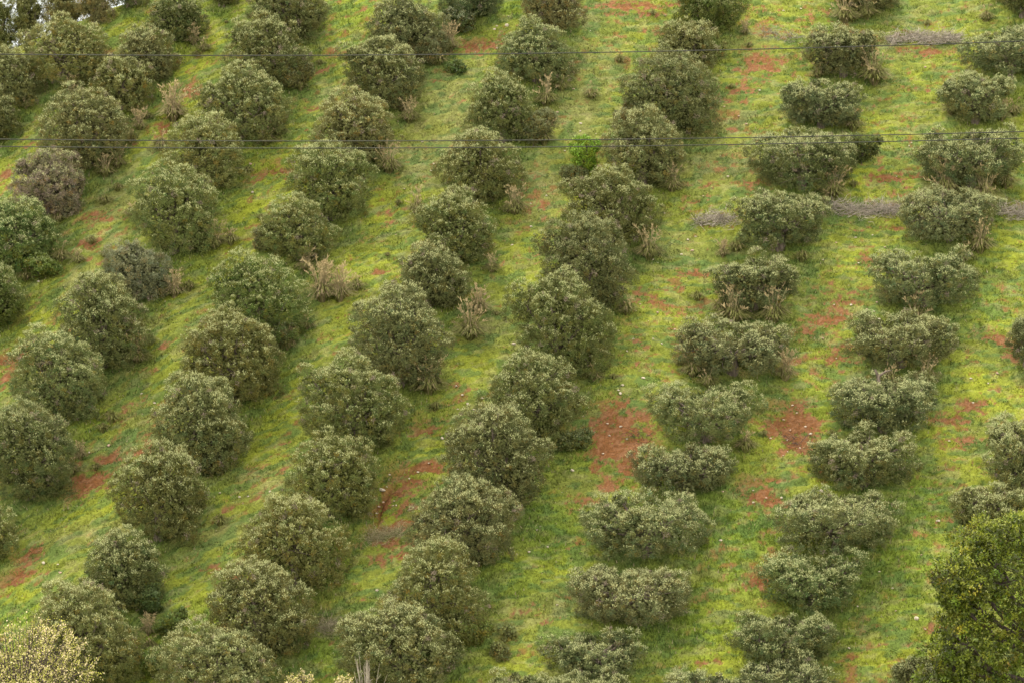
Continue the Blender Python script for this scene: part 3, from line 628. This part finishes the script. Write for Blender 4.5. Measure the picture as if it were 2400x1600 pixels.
# ------------------------------------------------------------------ stones
def stone_mesh(seed, mat):
    r = np.random.default_rng(seed)
    import bmesh
    bm = bmesh.new(); bmesh.ops.create_icosphere(bm, subdivisions=2, radius=1)
    s = np.array([1, r.uniform(.6, .9), r.uniform(.45, .7)])
    pl = unit(r.normal(size=(7, 3))); dd = r.uniform(.55, .8, 7)
    for v in bm.verts:
        p = np.array(v.co)
        for a, b_ in zip(pl, dd):
            k = p@a
            if k > b_: p = p-a*(k-b_)
        v.co = p*s+np.array([0, 0, .18])
    me = bpy.data.meshes.new('stone'); bm.to_mesh(me); bm.free(); me.materials.append(mat); return me
SM = [stone_mesh(70+i, M_STONE) for i in range(5)]; SM2 = [stone_mesh(80+i, M_STONE2) for i in range(3)]
STONES = [(2105,1422,7,'largest white stone, in the grass left of the big yellow-green tree'),(878,1130,7,'large tan stone at the upper end of the rain gully'),(858,1128,6,'tan stone beside the gully in the bare red patch'),(1164,60,6,'white stone in grass above the neat round tree near the top'),
 (1016,1006,5,'pale stone in grass right of the tall pale-lobed tree'),(1862,1000,5,'white stone on the bare red soil with pruned branches'),(1886,1128,6,'broad buff stone below the bowl-shaped olive tree'),(1315,1086,6,'flat pale stone left of the small open olive tree'),(1488,1069,5,'pale stone at the right rim of the red bare patch'),
 (100,1297,5,'white stone on red soil near the left edge'),(138,1318,4,None),(133,1298,3,None),(1258,1256,4,None),(1216,1268,4,None),(2155,1196,5,None),(1795,1145,4,None),(1838,1031,4,None),(1478,870,5,'buff stone right of the largest full dome tree'),(1430,885,4,None),(1425,905,5,None),(1420,898,3,None),(1106,690,4,None),(1113,678,4,None),(1142,722,4,None),(1048,889,3,None),(1062,911,4,None),(1107,917,4,None),(1074,928,4,None),(1052,940,3,None),(1088,941,3,None),
 (1180,794,5,'pinkish stone left of the largest full dome tree'),(507,665,4,None),(990,393,3,None),(1150,133,3,None),(1142,110,3,None),(1141,64,4,None),(1136,69,4,None),(1280,262,3,None),(1333,285,4,None),(1310,352,3,None),(1297,350,3,None),(1334,395,3,None),(970,327,3,None),(996,378,3,None),(1220,522,4,None),(1255,450,3,None),(1176,565,3,None),(1580,552,3,None),(1590,580,4,None),(1598,545,3,None),(1660,560,4,None),
 (1991,712,3,None),(1955,702,4,None),(2008,718,3,None),(2014,695,3,None),(2020,737,4,None),(1890,780,3,None),(2190,757,4,None),(2110,792,3,None),(1965,548,3,None),(2032,570,3,None),(1714,285,3,None),(1745,210,3,None),(1697,270,3,None),(1800,25,3,None),(1840,22,3,None),(2160,320,5,None),(1672,408,4,None),(2350,375,3,None),(1500,780,3,None),(1520,790,3,None),(1455,780,3,None),(1550,760,3,None),(1565,585,3,None),(1510,720,3,None),
 (1440,810,3,None),(1470,700,3,None),(1530,1250,3,None),(1410,1330,3,None),(1280,1390,3,None),(1560,1180,3,None),(1340,960,3,None),(1400,1000,3,None),(1385,1040,3,None),(1440,1010,3,None),(1426,980,4,None),(1395,975,3,None),(1800,965,3,None),(1815,990,3,None),(1770,1010,3,None),(1830,950,3,None),(1850,980,3,None),(1730,1125,3,None),(1760,1145,3,None),(1730,1155,4,None),(1820,930,3,None),
 (870,1165,4,None),(880,1155,3,None),(865,1180,3,None),(888,1118,3,None),(905,1150,3,None),(895,1090,3,None),(940,1100,3,None),(960,1085,3,None),(985,1065,3,None),(866,1357,4,None),(790,1270,3,None),(250,1025,4,None),(205,1040,3,None),(355,925,3,None),(325,905,3,None),(700,880,4,None),(740,880,3,None),(770,850,3,None),(550,1140,4,None),(505,1135,3,None),(570,1142,3,None),(500,1195,3,None),(620,1130,3,None),
 (2020,1315,3,None),(2050,1350,3,None),(1950,1490,4,None),(1970,1395,3,None),(2150,1420,3,None),(2125,1445,3,None),(2180,1015,3,None),(2235,925,3,None),(2270,880,3,None),(2230,870,4,None),(2290,860,4,None),(2210,1230,3,None),(1660,1130,3,None),(1600,1150,3,None),(1655,1240,4,None),(1850,590,3,None),(1890,600,3,None),(1920,560,3,None),(575,380,4,None),(580,445,4,None),(88,650,3,None),(900,850,3,None),(960,880,3,None)]
# scattered ones along the stonier right-hand ground
r = np.random.default_rng(33)
for k in range(110):
    u = r.uniform(880, 2340); v = r.uniform(10, 1500)
    if any(t['u0']-5 < u < t['u1']+5 and t['v0']-5 < v < t['vb']+8 for t in TREES): continue
    STONES.append((u, v, r.uniform(1.6, 3), None))
for i, (u, v, hw, lb) in enumerate(STONES):
    x, y, z, t = hit(u, v); R = hw*1.15*t/F
    me = (SM if (lb or r.random() < .7) else SM2)[i % 3]
    o = obj('stone', me, None, (x, y, z+float(fbm(x/.5, y/.4, 3, 51)-.5)*.22+R*.25))
    o.scale = (R, R, R); o.rotation_euler = (r.uniform(-.2, .2), r.uniform(-.2, .2), r.uniform(0, 6.28))
    tag(o, lb or 'small pale limestone rock lying loose on the grassy slope', 'stone', 'loose stones on the slope')

# ------------------------------------------------------------------ shrubs, sapling, brush
def bush(name, u, v, hw, hpx, label, cat, col, tip, leaf=(.08, .14), wid=(.05, .09), n=220, per=26, group=None, mat=None, seed=1, nl=6, trunk=True, dead=0):
    r = np.random.default_rng(seed)
    x, y, z, t = hit(u, v); k = t/F; R = hw*k; Hh = hpx*k/.97
    cs = [(0, 0, .45*Hh)]; rs = [(.55*R, .5*R, .4*Hh)]
    for j in range(nl):
        a = r.uniform(0, 6.28); s = r.uniform(.28, .45)*min(R, Hh)
        cs.append((.6*R*math.cos(a), .5*R*math.sin(a), r.uniform(.25, .8)*Hh)); rs.append((s, s, s*.8))
    Cn = np.array(cs); Rd = np.array(rs)
    col = np.array(col)*np.array([1.3, 1.05, .9])
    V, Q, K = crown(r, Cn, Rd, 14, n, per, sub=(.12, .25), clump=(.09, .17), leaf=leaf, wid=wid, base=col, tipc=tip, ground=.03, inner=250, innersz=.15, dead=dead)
    e = empty(name, (x, y, z), label, cat, group)
    obj('foliage', mesh_np('foliage', V, Q, mat or M_LEAF, K), e)
    a = Acc()
    a.add(*tube([(0, 0, -.3), (.02, 0, Hh*.3), (0, .02, Hh*.7)], [.05, .04, .02], 6))
    for j in range(6):
        c = Cn[j % len(Cn)]; a.add(*tube([(0, 0, Hh*.15), c*.5+np.array([0, 0, .1]), c+np.array([0, 0, Rd[j % len(Cn), 2]*.6])], [.03, .02, .01], 4))
    obj('stem', a.mesh('stem', M_BARKD), e)
    return e
bush('sapling', 1348, 394, 36, 88, 'bright lime-green leafy sapling between two olive trees', 'sapling', (.14, .27, .03), (.25, .40, .05), seed=2, n=200, nl=9)
bush('shrub', 1315, 416, 24, 30, 'low dark shrub at the foot of the bright green sapling', 'shrub', (.1, .13, .05), (.12, .16, .06), seed=3)
bush('shrub', 1978, 378, 34, 66, 'dark green shrub at the right side of a wide bushy olive', 'shrub', (.065, .10, .03), (.14, .18, .05), seed=4, n=200)
bush('shrub', 90, 640, 48, 66, 'mid-green leafy shrub under the low green olive at left', 'shrub', (.09, .15, .03), (.26, .3, .12), seed=5, n=240)
bush('shrub', 650, 800, 30, 60, 'pale-leaved shrub right below the broad olive-green tree', 'shrub', (.1, .14, .05), (.3, .32, .17), seed=6, n=160)
bush('shrub', 1075, 1482, 42, 60, 'bright green bramble at the foot of the cone-topped olive', 'shrub', (.09, .13, .03), (.2, .27, .05), seed=7, n=220)
bush('shrub', 345, 1408, 36, 60, 'dark glossy shrub below the squarish olive tree', 'shrub', (.05, .09, .025), (.12, .17, .06), seed=8, n=200)
bush('shrub', 395, 1470, 32, 70, 'fresh green shrub above the very wide pale olive', 'shrub', (.08, .13, .03), (.15, .22, .05), seed=9, n=160)
bush('shrub', 350, 1550, 28, 70, 'fresh green shrub left of the very wide pale olive', 'shrub', (.09, .14, .03), (.15, .23, .05), seed=19, n=160)
bush('shrub', 485, 1088, 34, 46, 'small grey-green shrub at the foot of a full rounded olive', 'shrub', (.1, .13, .05), (.22, .25, .12), seed=10, n=160)
bush('shrub', 1320, 1030, 40, 40, 'low trailing shrub at the foot of the pale-crested tree', 'shrub', (.08, .12, .04), (.2, .22, .1), seed=11, n=180)
bush('shrub', 1170, 1470, 15, 28, 'small round broom shrub in open grass near the bottom', 'shrub', (.13, .17, .06), (.2, .24, .08), seed=12, n=60)
bush('shrub', 1147, 1510, 14, 22, 'small dark round shrub in grass near the bottom', 'shrub', (.11, .14, .05), (.2, .23, .08), seed=13, n=90)
bush('shrub', 1060, 70, 40, 50, 'glossy shrub with pale leaf tips at the top centre', 'shrub', (.06, .09, .03), (.3, .32, .2), seed=14, n=180)
bush('shrub', 1068, 72, 14, 26, 'tiny white-flecked shrub beside the bare red soil at top', 'shrub', (.1, .13, .05), (.5, .5, .38), seed=15, n=60)
bush('shrub', 1050, 168, 16, 18, 'tiny dark shrub on the grass below the bare red soil', 'shrub', (.05, .09, .02), (.15, .2, .08), seed=16, n=60)
bush('shrub', 1225, 332, 52, 82, 'leafy offshoot bush right of the high-crowned olive', 'shrub', (.09, .115, .05), (.24, .26, .14), seed=17, n=360, mat=M_OLIVE, leaf=(.09, .15), wid=(.035, .05))
bush('shrub', 1445, 300, 30, 70, 'leafy offshoot bush at the left foot of the big dark-sided olive', 'shrub', (.11, .13, .06), (.28, .3, .18), seed=18, n=220, mat=M_OLIVE, leaf=(.09, .15), wid=(.035, .05))
bush('shrub', 985, 140, 50, 60, 'dark olive offshoot bush below the wide greyish tree', 'shrub', (.08, .1, .045), (.22, .24, .13), seed=20, n=320, mat=M_OLIVE, leaf=(.09, .15), wid=(.035, .05))
bush('shrub', 915, 250, 40, 70, 'dark olive offshoot bush below the pale-topped round tree', 'shrub', (.085, .11, .045), (.22, .24, .13), seed=21, n=260, mat=M_OLIVE, leaf=(.09, .15), wid=(.035, .05))
bush('shrub', 610, 575, 26, 50, 'small olive offshoot left of the notched-sided tree', 'shrub', (.11, .13, .06), (.28, .3, .18), seed=22, n=160, mat=M_OLIVE, leaf=(.09, .15), wid=(.035, .05))
bush('shrub', 675, 200, 44, 70, 'dark olive offshoot bush right of the wide lumpy tree', 'shrub', (.095, .115, .05), (.24, .26, .14), seed=23, n=300, mat=M_OLIVE, leaf=(.09, .15), wid=(.035, .05))

def brush(u0, v0, u1, v1, label, seed, n=420, h=.38, th=1, col=(.36, .315, .26)):
    r = np.random.default_rng(seed)
    a_ = hit(u0, v0); b_ = hit(u1, v1); cx, cy = (a_[0]+b_[0])/2, (a_[1]+b_[1])/2; cz = float(base_h(cx, cy))
    ac = Acc(); Ln = math.hypot(b_[0]-a_[0], b_[1]-a_[1]); n = int(n*max(.5, Ln/3))
    for k in range(n):
        s = r.random(); wv = .75+.35*math.sin(s*9+seed)
        px = a_[0]+(b_[0]-a_[0])*s; py = a_[1]+(b_[1]-a_[1])*s+r.normal()*.28
        pz = float(base_h(px, py))-cz+r.random()*h*.6*wv
        d = unit(np.array([r.normal(), r.normal()*.6, abs(r.normal())*.45])); L_ = r.uniform(.35, .8)
        p0 = np.array([px-cx, py-cy, pz]); p1 = p0+d*L_*.5+r.normal(size=3)*.05; p2 = p0+d*L_+np.array([0, 0, -.04])+r.normal(size=3)*.07
        ac.add(*tube([p0, p1, p2], [.014*th, .010*th, .005*th], 3), np.array(col)*r.uniform(.55, 1.4))
    o = obj('brush_heap', ac.mesh('brush_heap', M_DRY), None, (cx, cy, cz))
    tag(o, label, 'brush heap', 'windrows of dry cut branches')
brush(2035, 98, 2105, 88, 'dry grey-purple brush heap left of the dull broad tree at top right', 1)
brush(2100, 92, 2205, 96, 'long dry brush heap touching the dull grey broad tree', 2, 520, .6)
brush(1595, 512, 1690, 508, 'flat dry brush heap left of the trunk-showing olive', 3, 420, .4)
brush(1900, 478, 1985, 492, 'dry grey brush heap right of the trunk-showing olive', 4)
brush(1985, 490, 2072, 486, 'thick dry brush heap against the dense blocky olive', 5, 560, .6)
brush(2292, 492, 2375, 498, 'dry purple-grey brush heap at the right edge', 6, 500, .6)
brush(845, 1238, 925, 1222, 'straw-coloured dry grass heap below the red gully', 7, 700, .18, .55, (.34, .30, .17))
brush(722, 1446, 775, 1440, 'pale dry brush heap right of the peaked shaggy olive', 8, 600, .2, .6, (.32, .28, .18))
brush(1440, 1015, 1490, 1005, 'thin dark pruned branches on the red bare patch', 9, 40, .2, 1, (.09, .06, .05))
brush(1795, 1020, 1850, 1012, 'thin dark pruned branches on the right-hand red patch', 10, 60, .25, 1, (.12, .08, .07))
brush(1540, 552, 1590, 558, 'single dark fallen branch in the grass left of a pale-topped olive', 11, 16, .1, 1, (.05, .04, .035))
brush(1745, 78, 1840, 95, 'faint grey dry brush left of the compact flat-topped olive', 12, 160, .25, .8, (.28, .25, .2))

# ------------------------------------------------------------------ foreground trees at the foot of the slope
def fore_tree():
    r = np.random.default_rng(51)
    yb = 176.5; c0, _ = at_depth(2390, 1500, yb); bx = c0[0]; bz = float(base_h(bx, yb))
    lob = [(2300,1300,115,80),(2235,1335,70,42),(2185,1345,38,26),(2335,1225,55,40),(2345,1440,140,110),(2225,1480,80,62),(2170,1470,34,30),(2240,1590,110,80),(2400,1330,130,120),(2430,1520,150,130),(2300,1670,150,90),(2440,1680,150,110),(2200,1385,40,24),(2260,1255,36,26),(2190,1530,50,40),(2520,1430,140,150),(2560,1600,120,120)]
    Cn = []; Rd = []
    for (u, v, ru, rv) in lob:
        dy = r.uniform(-1.6, 1.6); p, t = at_depth(u, v, yb+dy); k = t/F
        Cn.append(p-np.array([bx, yb, bz])); Rd.append((ru*k, min(ru*k, 2.4), rv*k))
    Cn = np.array(Cn); Rd = np.array(Rd)
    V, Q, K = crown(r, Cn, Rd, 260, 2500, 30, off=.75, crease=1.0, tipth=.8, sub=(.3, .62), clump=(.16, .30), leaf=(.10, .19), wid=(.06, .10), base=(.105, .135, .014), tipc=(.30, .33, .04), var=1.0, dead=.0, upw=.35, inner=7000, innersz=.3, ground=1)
    e = empty('broadleaf_tree', (bx, yb, bz), 'big yellow-green broadleaf tree filling the bottom right corner', 'tree')
    obj('crown', mesh_np('crown', V, Q, M_LEAF, K), e)
    a = Acc(); top = Cn[:, 2].max()
    a.add(*tube([(0, 0, -.6), (.1, 0, 2), (-.1, .1, 4.5), (.1, 0, top*.7), (0, 0, top*.9)], [.42, .34, .28, .18, .08], 10, .25, r))
    for c, q in zip(Cn, Rd):
        h0 = max(2.2, c[2]*.62)
        mid = np.array([c[0]*.5, c[1]*.5, h0+(c[2]-h0)*.4])+r.normal(size=3)*.2
        a.add(*tube([(0, 0, h0), mid, c, c+np.array([c[0], c[1], .6])/max(1, abs(c[0]))*q[0]*.7], [.15, .11, .07, .02], 7, .2, r))
        for s in range(7):
            d = unit(r.normal(size=3)*np.array([1, 1, .6])); a.add(*tube([mid*.4+c*.6, c+q*d*.5, c+q*d*1.02], [.05, .03, .01], 5))
    obj('trunk', a.mesh('trunk', M_BARKD, True), e)
fore_tree()
def blossom(name, u, vtop, Rm, yb, label, seed, ntw, fl, crownh, per=22):
    """open upright twiggy crown set with pale flowers and young leaves"""
    r = np.random.default_rng(seed)
    p, t = at_depth(u, vtop, yb); bx = p[0]; bz = float(base_h(bx, yb)); Hh = p[2]-bz
    e = empty(name, (bx, yb, bz), label, 'flowering tree' if Rm > 2 else 'shrub')
    a = Acc(); fp = []; lp = []
    cz = Hh-crownh
    a.add(*tube([(0, 0, -.5), (.05, 0, cz*.5), (0, 0, max(.3, cz))], [.2 if Rm > 2 else .06, .15 if Rm > 2 else .05, .12 if Rm > 2 else .04], 8, .2, r))
    for k in range(ntw):
        az = r.uniform(0, 6.28); el = r.uniform(.15, 1)**.7
        q = np.array([math.cos(az)*math.sqrt(1-el*el*.9), math.sin(az)*math.sqrt(1-el*el*.9), el])
        end = np.array([0, 0, cz*.92])+q*np.array([Rm, Rm, crownh*1.02])*r.uniform(.72, 1.0)
        st = np.array([0, 0, cz*.9])+(end-np.array([0, 0, cz*.9]))*r.uniform(.05, .4)+r.normal(size=3)*.08
        md = st*.45+end*.55+r.normal(size=3)*.12*Rm/3+np.array([q[0]*.25, q[1]*.25, -.12])*Rm/3
        a.add(*tube([st*.2+np.array([0, 0, cz*.72]), st, md, end], [.04, .03, .02, .006], 4))
        m_ = per
        s = r.uniform(.15, 1.02, m_)[:, None]
        pts = np.where(s < .5, st+(md-st)*(s*2), md+(end-md)*(s*2-1))+r.normal(size=(m_, 3))*.055
        fp.append(pts)
        # side twigs
        for q2 in range(3):
            s2 = r.uniform(.3, .95); b0 = md*(1-s2)+end*s2 if s2 > .5 else st*(1-s2*2)+md*s2*2
            d = unit(unit(end-st)+r.normal(size=3)*.6); L_ = r.uniform(.2, .5)*min(1, Rm/2.5)
            a.add(*tube([b0, b0+d*L_*.5+r.normal(size=3)*.03, b0+d*L_], [.012, .009, .004], 3))
            lp.append(b0+d*L_*r.uniform(0, 1.05, (per//2, 1))+r.normal(size=(per//2, 3))*.035)
    obj('branches', a.mesh('branches', M_BARKD), e)
    P = np.concatenate(fp+lp); r.shuffle(P); nf = int(len(P)*fl)
    for nm, pts, base, Ls, Ws in (('blossom', P[:nf], np.array([.76, .64, .36]), (.07, .13), (.06, .10)), ('leaves', P[nf:], np.array([.50, .50, .09]), (.05, .10), (.03, .05))):
        if len(pts) < 5: continue
        n = len(pts); A = unit(r.normal(size=(n, 3))+np.array([0, 0, .5]))
        V, Q = leaves_mesh(pts, A, r.uniform(*Ls, n), r.uniform(*Ws, n), r)
        c = base[None]*r.uniform(.6, 1.15, (n, 1))
        obj(nm, mesh_np(nm, V, Q, M_LEAF, np.repeat(c, 4, 0)), e)
blossom('blossom_tree', 40, 1408, 4.7, 177.5, 'pale flowering tree with brown twigs in the bottom left corner', 61, 300, .24, 4.4, 26)
blossom('blossom_shrub', 690, 1532, 1.0, 178.6, 'sparse flowering twigs at the bottom edge between two wide olives', 62, 60, .3, 1.3, 10)
blossom('blossom_shrub', 790, 1540, .7, 178.2, 'small flowering twig bush at the bottom edge below the wide pale olive', 64, 40, .4, 1.1, 10)
def bare(u, v, hw, hpx, label, seed, n=34):
    r = np.random.default_rng(seed); yb = 178.4
    p, t = at_depth(u, v-hpx, yb); bx = p[0]; bz = float(base_h(bx, yb)); Hh = p[2]-bz; R = hw*t/F
    e = empty('bare_shrub', (bx, yb, bz), label, 'shrub'); a = Acc()
    for k in range(n):
        dx, dy = r.normal()*.45*R, r.normal()*.4*R; h = Hh*r.uniform(.6, 1)
        a.add(*tube([(dx*.1, dy*.1, -.2), (dx*.5, dy*.5, h*.5), (dx+r.normal()*.05, dy, h)], [.022, .017, .006], 4), np.array([.42, .36, .3])*r.uniform(.7, 1.1))
        for s in range(3):
            f = r.uniform(.45, .85); b0 = np.array([dx*f, dy*f, h*f]); d = unit(np.array([r.normal()*.5, r.normal()*.5, 1])); L_ = r.uniform(.2, .5)
            a.add(*tube([b0, b0+d*L_*.5, b0+d*L_+r.normal(size=3)*.03], [.012, .009, .004], 3), np.array([.42, .36, .3])*r.uniform(.7, 1.1))
    obj('stems', a.mesh('stems', M_DRY), e)
bare(842, 1568, 46, 72, 'leafless pale upright twigs at the bottom edge below the wide pale olive', 71)

# ------------------------------------------------------------------ overhead cables
def cable(pts, y, rr, label):
    u = np.array([p[0] for p in pts]); v = np.array([p[1] for p in pts])
    co = np.polyfit(u, v, 2); uu = np.linspace(-1400, 3900, 90); vv = np.polyval(co, uu)
    P = [at_depth(a, b_, y)[0] for a, b_ in zip(uu, vv)]; c = P[45]
    V, Q = tube([p-c for p in P], [rr]*len(P), 8)
    o = obj('overhead_cable', mesh_np('overhead_cable', V, Q, M_CABLE, None, True), None, c)
    tag(o, label, 'cable', 'overhead cables crossing in front of the slope')
cable([(0, 125), (470, 128), (900, 127), (1300, 122), (1900, 109), (2352, 95)], 108, .0135, 'topmost thin dark overhead cable crossing the whole picture')
cable([(0, 320), (700, 325), (1300, 322), (1700, 316), (2000, 311), (2352, 303)], 104, .013, 'middle overhead cable, upper one of the close pair')
cable([(0, 337), (400, 340), (1200, 339), (1900, 328), (2352, 318)], 104, .013, 'lowest overhead cable, lower one of the close pair')

# ------------------------------------------------------------------ light, sky, camera
SUN_EL, SUN_AZ = rad(57), rad(-25)   # azimuth from +Y (into the picture) towards +X
w = bpy.data.worlds.new('World'); SC.world = w; w.use_nodes = True
nt = w.node_tree; N = nt.nodes; L = nt.links; bg = N['Background']
sky = N.new('ShaderNodeTexSky'); sky.sky_type = 'NISHITA'; sky.sun_disc = False; sky.sun_elevation = SUN_EL; sky.sun_rotation = SUN_AZ
sky.air_density = 1; sky.dust_density = 4; sky.ozone_density = 1
# overcast: most of the blue is replaced by a cloud deck that is brighter overhead
tc = N.new('ShaderNodeTexCoord'); sp = N.new('ShaderNodeSeparateXYZ'); L.new(tc.outputs['Generated'], sp.inputs[0])
cr = N.new('ShaderNodeValToRGB'); cr.color_ramp.elements[0].position = 0; cr.color_ramp.elements[0].color = (1.4, 1.38, 1.3, 1)
cr.color_ramp.elements[1].position = .95; _e = cr.color_ramp.elements.new(.45); _e.color = (5.2, 5.05, 4.6, 1); cr.color_ramp.elements[1].color = (24.5, 23.2, 20.2, 1)
L.new(sp.outputs['Z'], cr.inputs[0])
cn = N.new('ShaderNodeTexNoise'); cn.inputs['Scale'].default_value = 2.5; cn.inputs['Detail'].default_value = 4; L.new(tc.outputs['Generated'], cn.inputs['Vector'])
cm = N.new('ShaderNodeMapRange'); cm.inputs[3].default_value = .85; cm.inputs[4].default_value = 1.15; L.new(cn.outputs[0], cm.inputs[0])
cs_ = N.new('ShaderNodeVectorMath'); cs_.operation = 'SCALE'; L.new(cr.outputs[0], cs_.inputs[0]); L.new(cm.outputs[0], cs_.inputs['Scale'])
mx = N.new('ShaderNodeMix'); mx.data_type = 'RGBA'; mx.inputs['Factor'].default_value = .8
L.new(sky.outputs[0], mx.inputs[6]); L.new(cs_.outputs[0], mx.inputs[7]); L.new(mx.outputs[2], bg.inputs['Color'])
bg.inputs['Strength'].default_value = .10
sd = bpy.data.lights.new('sun', 'SUN'); sd.energy = 1.5; sd.angle = rad(16); sd.color = (1, .92, .77)
so = bpy.data.objects.new('sun', sd); C.objects.link(so)
from mathutils import Vector
dirv = Vector((math.sin(SUN_AZ)*math.cos(SUN_EL), math.cos(SUN_AZ)*math.cos(SUN_EL), math.sin(SUN_EL)))
so.rotation_euler = dirv.to_track_quat('Z', 'Y').to_euler(); so.location = (0, 150, 120)
cd = bpy.data.cameras.new('camera'); cd.lens = LENS; cd.sensor_width = 36; cd.clip_end = 8000; cd.clip_start = .5
co = bpy.data.objects.new('camera', cd); C.objects.link(co); co.location = (0, 0, CZ); co.rotation_euler = (rad(90)-PITCH, 0, 0)
SC.camera = co
SC.view_settings.view_transform = 'Standard'; SC.view_settings.look = 'None'; SC.view_settings.exposure = 1.42; SC.view_settings.gamma = 1
SC.cycles.max_bounces = 5; SC.cycles.diffuse_bounces = 1; SC.cycles.glossy_bounces = 1; SC.cycles.transmission_bounces = 2; SC.cycles.use_denoising = True
lab = {}
for o in SC.objects:
    if o.get('label') and o.name.split('.')[0] != 'stone':
        n_ = len(o['label'].split()); lab[o['label']] = lab.get(o['label'], 0)+1
        if n_ > 16 or n_ < 4: print('LABEL LEN', n_, o['label'])
for k, v in lab.items():
    if v > 1: print('LABEL DUP', v, k)
print('script done', time.time()-T0)
